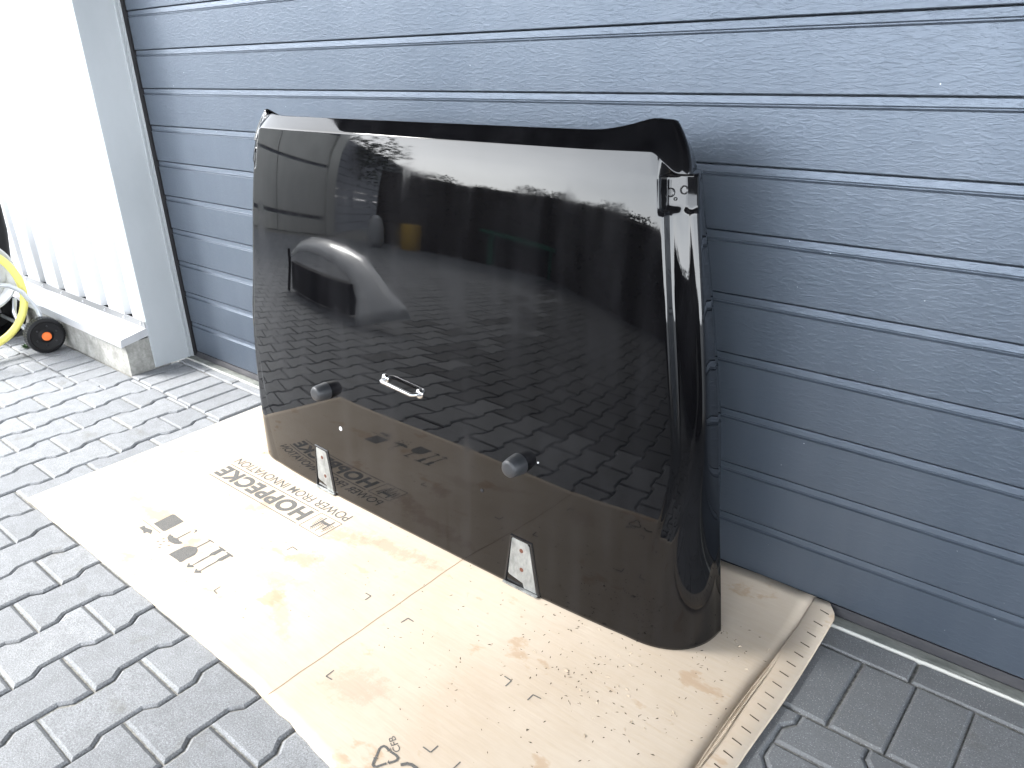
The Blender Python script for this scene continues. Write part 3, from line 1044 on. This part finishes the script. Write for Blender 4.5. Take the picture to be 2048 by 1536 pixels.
def hinge(pts, holes, notch):
    """pts: four picture-measured corners of the bare plate given as (x,z)"""
    b = MB()
    cxm = sum(q[0] for q in pts) / len(pts); czm = sum(q[1] for q in pts) / len(pts)
    outer = []
    for (x, z) in pts:
        outer.append((cxm + (x - cxm) * 1.20, czm + (z - czm) * 1.10))
    n1 = len(pts)
    P3 = lambda x, z, o_: tuple(pt(x, max(z, -0.003), o_))
    rings = [[P3(x, z, -0.001) for x, z in outer], [P3(x, z, 0.0035) for x, z in [(cxm + (q[0] - cxm) * 1.15, czm + (q[1] - czm) * 1.07) for q in pts]],
             [P3(cxm + (q[0] - cxm) * 1.04, czm + (q[1] - czm) * 1.02, 0.0035) for q in pts], [P3(q[0], q[1], 0.0005) for q in pts]]
    vs = [v for r_ in rings for v in r_]; fs = []
    for r_ in range(3):
        for i in range(n1):
            j = (i + 1) % n1
            fs.append((r_ * n1 + i, r_ * n1 + j, (r_ + 1) * n1 + j, (r_ + 1) * n1 + i))
    b.add(vs, fs)
    fr = part(b, "hinge_surround", M_satin, hood, smooth=True, angle=25)
    b = MB()
    pl = notch or pts
    b.prism([pt(x, z, 0.0008) for x, z in pl], (0, -0.0016, 0))
    pp = part(b, "hinge_plate", M_zinc, hood)
    bevel(pp, 0.0008, 2)
    for (x, z) in holes:
        b = MB(); b.lathe([(0.0052, 0.0), (0.0052, 0.0003)], pt(x, z, 0.0026), nrm(x, z), 18)
        o = b.build("bolt_hole", M_rust); o.parent = pp; 
    b = MB(); 
    b.box((pts[3][0] - 0.006, pt(cxm, 0).y - 0.009, 0.0085), (pts[2][0] + 0.004, pt(cxm, 0).y - 0.001, 0.0115))
    part(b, "hinge_lip", M_zinc, hood)


def rnd(pts, k=0.12):
    o = []
    n_ = len(pts)
    for i in range(n_):
        p0, p1, p2 = Vector(pts[i - 1]), Vector(pts[i]), Vector(pts[(i + 1) % n_])
        for t_ in (1, 0.45, 0):
            pass
        a_ = p1 + (p0 - p1).normalized() * 0.008; c_ = p1 + (p2 - p1).normalized() * 0.008
        m_ = (a_ + c_) / 2 * 0.4 + p1 * 0.6
        o += [tuple(a_), tuple(m_), tuple(c_)]
    return o


hl = [(1.271, 0.124), (1.313, 0.122), (1.331, 0.006), (1.264, 0.026)]
hinge([(1.266, 0.124), (1.313, 0.122), (1.333, 0.004), (1.258, 0.006)], [(1.292, 0.100), (1.300, 0.046)], [(1.269, 0.124), (1.308, 0.1215), (1.3125, 0.117), (1.3325, 0.006), (1.304, 0.006), (1.300, 0.018), (1.268, 0.026), (1.265, 0.030), (1.266, 0.121)])
hinge([(1.975, 0.125), (2.025, 0.123), (2.045, 0.004), (1.958, 0.006)], [(2.002, 0.100), (2.003, 0.052)], [(1.977, 0.124), (2.018, 0.1225), (2.0235, 0.117), (2.044, 0.006), (2.010, 0.006), (2.006, 0.018), (1.968, 0.026), (1.964, 0.030), (1.974, 0.121)])

# small plugs and holes in the skin
for (x, z, r_, mt, nm) in ((1.384, 0.212, 0.0060, M_white, "white_plug"), (1.885, 0.207, 0.0042, M_rubber, "plug_hole"), (2.040, 0.325, 0.0022, M_white, "paint_chip")):
    b = MB(); b.lathe([(r_, -0.001), (r_, 0.0008), (r_ * 0.7, 0.0016)], pt(x, z), nrm(x, z), 16)
    part(b, nm, mt, hood, smooth=True, angle=40)
# catch holes in the recessed pocket of both side flanges
for sg_ in (1, -1):
    for (xo, z, r_) in ((0.607, 0.888, 0.0080), (0.632, 0.894, 0.0075), (0.618, 0.8785, 0.003)):
        b = MB(); b.lathe([(r_, -0.002), (r_, 0.0018), (r_ * 0.75, 0.0024), (r_ * 0.7, 0.0004)], (XC + sg_ * xo, -0.2265 + 0.22 * (z - 0.892), z), (0, -1, 0.2), 20)
        part(b, "catch_hole", M_satin, hood, smooth=True, angle=40)

# ------------------------------------------------------------------ hose reel trolley
reel = empty("hose_reel_cart", (-0.8, -0.36, 0), "metal hose reel trolley with yellow hose and orange-hubbed black wheel", "hose reel")


def wheel(x, y):
    b = MB()
    r0 = 0.074
    prof = [(0.045, -0.002), (0.066, 0.0), (0.078, 0.002), (r0, 0.008)]
    b.lathe([(0.02, -0.026), (0.060, -0.030), (0.070, -0.026), (r0, -0.020), (r0, 0.018), (0.070, 0.024), (0.063, 0.027), (0.058, 0.022), (0.030, 0.018), (0.020, 0.024), (0.0, 0.024)], (x, y, r0), (1, -0.08, 0), 40)
    wv = part(b, "wheel", M_plast, reel, smooth=True, angle=30)
    b = MB()
    for i in range(44):
        a_ = 2 * math.pi * i / 44
        for (xa, xb) in ((-0.024, -0.004), (0.0, 0.018)):
            a2 = a_ + (0.07 if xa < -0.01 else 0)
            c1 = Vector((0, math.cos(a2), math.sin(a2))); t1 = Vector((0, -math.sin(a2), math.cos(a2)))
            o = Vector((x, y, r0))
            q = [o + Vector((xa, 0, 0)) + c1 * (r0 - 0.001) + t1 * s2 * 0.0035 for s2 in (-1, 1)] + [o + Vector((xb, 0, 0)) + c1 * (r0 - 0.001) + t1 * s2 * 0.0035 for s2 in (1, -1)]
            b.prism(q, c1 * 0.0028)
    o = b.build("tyre_tread", M_stop); o.parent = wv
    for i in range(6):
        a_ = 2 * math.pi * i / 6 + 0.3
        b = MB(); b.lathe([(0.004, 0), (0.004, 0.003), (0.002, 0.005)], (x + 0.020, y + 0.042 * math.cos(a_), r0 + 0.042 * math.sin(a_)), (1, 0, 0), 10)
        o = b.build("wheel_rivet", M_stop, None); o.parent = wv
    b = MB(); b.lathe([(0.0185, 0.020), (0.0185, 0.029), (0.016, 0.032), (0.0, 0.033)], (x, y, r0), (1, -0.08, 0), 28)
    o = b.build("hub_cap", M_orange, None, smooth=True, angle=40); o.parent = wv


wheel(-0.600, -0.345)
wheel(-1.22, -0.352)
b = MB(); b.tube([(-0.63, -0.352, 0.074), (-1.2, -0.352, 0.074)], 0.008, 12)
part(b, "axle", M_galv, reel, smooth=True, angle=40)
b = MB()
RX = -0.70
b.tube([(-0.63, -0.337, 0.09), (-0.635, -0.330, 0.13), (-0.64, -0.335, 0.175), (-0.64, -0.350, 0.213), (-0.64, -0.372, 0.262), (-0.64, -0.412, 0.300), (-0.645, -0.455, 0.310), (-0.66, -0.55, 0.30), (-0.70, -0.66, 0.24), (-0.72, -0.70, 0.12), (-0.72, -0.71, 0.01)], 0.0095, 14)
b.tube([(-0.72, -0.38, 0.225), (-0.71, -0.40, 0.17), (-0.69, -0.40, 0.12), (-0.67, -0.385, 0.09), (-0.64, -0.36, 0.078)], 0.0085, 12)
b.tube([(RX - 0.36, -0.36, 0.09), (RX - 0.36, -0.36, 0.32), (RX - 0.35, -0.30, 0.55), (RX - 0.33, -0.27, 0.80)], 0.009, 12)
part(b, "frame_tube", M_galv, reel, smooth=True)
b = MB()
dc = (RX - 0.045, -0.490, 0.335)
b.lathe([(0.150, 0.000), (0.150, 0.006), (0.143, 0.008), (0.135, 0.004), (0.110, 0.004), (0.104, 0.009), (0.09, 0.011), (0.035, 0.011), (0.03, 0.03), (0.0, 0.03)], dc, (1, -0.05, 0), 56)
b.lathe([(0.150, -0.20), (0.150, -0.194), (0.05, -0.190), (0.05, -0.002)], dc, (1, -0.05, 0), 40)
part(b, "reel_drum", M_alu, reel, smooth=True, angle=30)
b = MB()
for k_ in range(1):
    pts = [(RX + 0.015 - 0.03 * k_, -0.545 + (0.192 - 0.01 * k_) * math.cos(a_), 0.265 + (0.205 - 0.006 * k_) * math.sin(a_)) for a_ in [2 * math.pi * i / 48 for i in range(48)]]
    b.tube(pts, 0.0155, 14, closed=True)
part(b, "yellow_hose", M_yellow, reel, smooth=True)
b = MB(); b.tube([(RX - 0.46, -0.27, 0.30), (RX - 0.42, -0.255, 0.44), (RX - 0.37, -0.25, 0.56)], [0.045, 0.038, 0.022], 14)
b.lathe([(0.018, 0), (0.018, 0.02), (0.01, 0.03)], (RX - 0.365, -0.25, 0.56), (0.3, 0, 1), 14)
part(b, "handle_grip", M_plast, reel, smooth=True, angle=50)

can_ = MB(); can_.lathe([(0.0, 0.0), (0.093, 0.0), (0.102, 0.012), (0.102, 0.15), (0.094, 0.16), (0.082, 0.16), (0.080, 0.02), (0.0, 0.02)], (-1.09, -0.385, 0.103), (1, -0.05, 0), 36)
bk = can_.build("black_bucket", M_plast, None, smooth=True, angle=40)
tag(bk, "black round bucket lying on its side behind the yellow hose", "bucket")

weed = MB(); rg = random.Random(5)
for i in range(26):
    a_ = rg.uniform(0, 6.28); l = rg.uniform(0.012, 0.028); r0 = rg.uniform(0, 0.012)
    o = Vector((-0.735 + r0 * math.cos(a_ * 3), -0.385 + r0 * math.sin(a_ * 3), 0.0))
    d = Vector((math.cos(a_), math.sin(a_), rg.uniform(0.3, 1.2))).normalized()
    sd_ = d.cross(Vector((0, 0, 1))).normalized() * l * 0.28
    weed.add([o, o + d * l * 0.5 + sd_, o + d * l, o + d * l * 0.5 - sd_], [(0, 1, 2, 3)])
tag(weed.build("weed_plant", M_leaf, fix=False), "small green weed growing beside the hose reel wheel", "plant")

# ------------------------------------------------------------------ the yard in front, seen mirrored in the paint
M_fence = mat("pale_concrete_panel", (0.50, 0.50, 0.47), 0.85)
n = N(M_fence)
n.col(n.ramp(n.noise(2.5, 5, 0.6, sc3=(1, 1, 0.3)), [(0.3, (0.42, 0.42, 0.40)), (0.7, (0.54, 0.54, 0.51))]))
M_dark = mat("dark_grey_boards", (0.10, 0.11, 0.13), 0.8)
n = N(M_dark)
n.col(n.ramp(n.noise(2.0, 5, 0.6, sc3=(1, 1, 0.3)), [(0.3, (0.07, 0.078, 0.095)), (0.7, (0.13, 0.14, 0.16))]))
M_hedge = mat("hedge_leaf", (0.035, 0.05, 0.03), 0.7)
n = N(M_hedge)
at = n.n("ShaderNodeAttribute", attribute_name="tone")
n.col(n.mix(at.outputs['Fac'], (0.02, 0.028, 0.02), (0.055, 0.075, 0.04)))
M_bark = mat("hedge_stem", (0.05, 0.04, 0.03), 0.9)
M_silver = mat("silver_car_paint", (0.84, 0.85, 0.87), 0.3, metal=0.0, coat=1.0)

fw = empty("panel_wall", (-5.8, -3, 0), "tall pale concrete panel wall with dark joints, mirrored in the left of the bonnet", "wall")
for (ya, yb) in ((-5.5, -3.98), (-3.96, -2.2), (-2.18, -0.9)):
    for (za, zb) in ((0.0, 0.26), (0.33, 1.46), (1.54, 2.62)):
        b = MB(); b.box((-5.95, ya, za), (-5.80, yb, zb))
        o = part(b, "wall_panel", M_fence, fw); bevel(o, 0.01, 1)
b = MB(); b.box((-5.93, -5.5, 0), (-5.86, -0.9, 2.60)); b.box((-5.98, -5.5, 2.62), (-5.76, -0.9, 2.70))
part(b, "wall_joint", M_dark, fw)
b = MB(); b.box((-5.99, -5.68, 0), (-5.74, -5.48, 2.78))
part(b, "corner_post", M_fence, fw)

df = empty("board_fence", (-10, -12, 0), "dark grey board fence running away behind the yard, mirrored in the bonnet", "fence")
A_ = Vector((-5.9, -5.7, 0)); B_ = Vector((-16, -17.5, 0)); dd = (B_ - A_).normalized(); nn = Vector((-dd.y, dd.x, 0)) * 0.05
b = MB()
for i in range(13):
    z0 = 0.02 + i * 0.2
    b.prism([A_ + nn + Vector((0, 0, z0)), B_ + nn + Vector((0, 0, z0)), B_ - nn + Vector((0, 0, z0)), A_ - nn + Vector((0, 0, z0))], (0, 0, 0.185))
part(b, "fence_boards", M_dark, df)
for i in range(8):
    q = A_ + (B_ - A_) * (i / 7)
    b = MB(); b.box((q.x - 0.06, q.y + 0.05, 0), (q.x + 0.06, q.y + 0.17, 2.65))
    part(b, "fence_post", M_dark, df)

rg = random.Random(21)


def foliage(path, name, dens, leaf, depth, thing_):
    """path: (x, y, height); fills a hedge with leaf quads"""
    b = MB()
    for (p0, p1) in zip(path, path[1:]):
        L_ = math.dist(p0[:2], p1[:2])
        for i in range(int(dens * L_ * (p0[2] + p1[2]) / 2)):
            t = rg.random()
            h = p0[2] + (p1[2] - p0[2]) * t
            x = p0[0] + (p1[0] - p0[0]) * t; y = p0[1] + (p1[1] - p0[1]) * t
            hh = h * (1 + 0.05 * math.sin(x * 2.3 + y) + 0.04 * math.sin(x * 7.1 + 2 * y))
            z = hh * rg.random() ** 0.8
            x += rg.gauss(0, depth * 0.5); y += rg.gauss(0, depth * 0.5)
            d = Vector((rg.gauss(0, 1), rg.gauss(0, 1), rg.gauss(0, 1))).normalized()
            e = d.orthogonal().normalized() * leaf * 0.5
            l = leaf * rg.uniform(0.7, 1.4)
            o = Vector((x, y, z))
            b.add([o - d * l, o + e, o + d * l, o - e], [(0, 1, 2, 3)]); b.tone.append(rg.random())
    return part(b, name, M_hedge, thing_, fix=False)


hp = [(-5.3, -6.3, 1.75), (-3.6, -6.2, 1.55), (-1.8, -6.1, 1.5), (-0.6, -5.3, 1.35), (0.5, -4.5, 1.12), (1.5, -3.9, 0.9), (3.2, -3.7, 0.8), (5.5, -3.7, 0.8)]
hg = empty("hedge", (-1.5, -5.6, 0), "dark green hedge along the far side of the yard, mirrored in the bonnet", "hedge")
foliage(hp, "hedge_foliage", 2600, 0.026, 0.20, hg)
b = MB()
for (p0, p1) in zip(hp, hp[1:]):
    d_ = Vector((p1[0] - p0[0], p1[1] - p0[1], 0)).normalized(); n2 = Vector((-d_.y, d_.x, 0)) * 0.12
    a_ = Vector((p0[0], p0[1], 0)); c_ = Vector((p1[0], p1[1], 0))
    b.add([a_ - n2, c_ - n2, c_ + n2, a_ + n2, a_ - n2 + Vector((0, 0, p0[2] * .95)), c_ - n2 + Vector((0, 0, p1[2] * .95)), c_ + n2 + Vector((0, 0, p1[2] * .95)), a_ + n2 + Vector((0, 0, p0[2] * .95))],
          [(3, 2, 1, 0), (4, 5, 6, 7), (0, 1, 5, 4), (1, 2, 6, 5), (2, 3, 7, 6), (3, 0, 4, 7)])
part(b, "hedge_core", M_bark, hg)
# bushes above the panel wall
for i, (bx_, by_, bz_, br_) in enumerate(((-6.9, -5.3, 2.5, 0.9), (-7.2, -6.9, 2.3, 1.0))):
    tr = empty("bush_tree", (bx_, by_, 0), ("round dark bush rising just behind the corner post of the pale wall", "dark bush beside the start of the grey board fence")[i], "tree", "bushes behind the walls")
    b = MB()
    for k_ in range(2600):
        d = Vector((rg.gauss(0, 1), rg.gauss(0, 1), rg.gauss(0, 0.8))); d = d.normalized() * br_ * rg.random() ** 0.45 * (1 + 0.2 * math.sin(d.x * 4))
        o = Vector((bx_, by_, bz_)) + d
        e = Vector((rg.gauss(0, 1), rg.gauss(0, 1), rg.gauss(0, 1))).normalized(); g_ = e.orthogonal().normalized() * 0.03
        b.add([o - e * 0.06, o + g_, o + e * 0.06, o - g_], [(0, 1, 2, 3)]); b.tone.append(rg.random())
    part(b, "crown", M_hedge, tr, fix=False)
    b = MB(); b.tube([(bx_, by_, 0), (bx_ + 0.05, by_, 1.2), (bx_, by_ + 0.05, 2.4)], [0.09, 0.07, 0.03], 10)
    part(b, "trunk", M_bark, tr, smooth=True)

# silver wing lying on the paving
wg = empty("car_wing", (-0.9, -1.9, 0), "silver car wing with open wheel arch standing on the paving, mirrored in the bonnet", "car wing")
outer = [(-0.10, 0.09), (-0.17, 0.14), (-0.34, 0.20), (-0.50, 0.275), (-0.72, 0.365), (-0.95, 0.405), (-1.20, 0.420), (-1.45, 0.405), (-1.60, 0.36), (-1.68, 0.29)]
inner = [(-0.42, -0.01), (-0.45, 0.05), (-0.50, 0.13), (-0.60, 0.20), (-0.72, 0.255), (-0.92, 0.30), (-1.15, 0.315), (-1.36, 0.31), (-1.52, 0.28), (-1.64, 0.22)]
b = MB(); vs = []; fs = []; K = 6
for (o_, i_) in zip(outer, inner):
    for k_ in range(K + 1):
        t = k_ / K
        x = o_[0] + (i_[0] - o_[0]) * t; z = o_[1] + (i_[1] - o_[1]) * t
        vs.append((x, -1.93 - 0.65 * max(0, z - 0.02) + 0.10 * math.sin(t * 2.4) ** 1.0 + 0.02 * (t > 0.9), z + 0.01))
for i in range(len(outer) - 1):
    for k_ in range(K):
        a_ = i * (K + 1) + k_
        fs.append((a_, a_ + K + 1, a_ + K + 2, a_ + 1))
b.add(vs, fs)
o = part(b, "wing_skin", M_silver, wg, smooth=True)
so = o.modifiers.new("t", 'SOLIDIFY'); so.thickness = 0.006
b = MB(); b.tube([(-1.60, -1.90, 0.005), (-1.58, -1.92, 0.20), (-1.60, -1.92, 0.30)], 0.02, 8); b.box((-1.55, -2.0, 0.02), (-0.6, -1.93, 0.22))
part(b, "wheel_liner", M_plast, wg)
b = MB(); b.lathe([(0.11, 0), (0.125, 0.02), (0.13, 0.3), (0.12, 0.44), (0.10, 0.46), (0.0, 0.46)], (-4.3, -5.9, 0), (0, 0, 1), 24)
M_yel2 = mat("yellow_plastic", (0.70, 0.42, 0.02), 0.5)
tag(b.build("yellow_barrel", M_yel2, smooth=True, angle=40), "yellow plastic barrel before the hedge, mirrored near the bonnet centre", "barrel")
b = MB(); b.lathe([(0.07, 0), (0.11, 0.1), (0.10, 0.35), (0.07, 0.5), (0.03, 0.56), (0.0, 0.56)], (-4.45, -5.45, 0), (0, 0, 1), 18)
tag(b.build("white_sack", M_white, smooth=True), "white filled sack standing beside the yellow barrel, mirrored in the bonnet", "sack")
M_green = mat("green_tarpaulin", (0.02, 0.16, 0.09), 0.5)
b = MB(); b.prism([(-3.1, -5.9, 0.55), (-1.5, -5.7, 0.42), (-1.45, -6.0, 0.42), (-3.1, -6.2, 0.55)], (0, 0, 0.05)); b.box((-3.0, -6.1, 0), (-2.9, -6.0, 0.56)); b.box((-1.7, -5.95, 0), (-1.6, -5.85, 0.44))
tag(b.build("green_bench_board", M_green), "long green board on low legs before the hedge, mirrored right of the barrel", "bench")
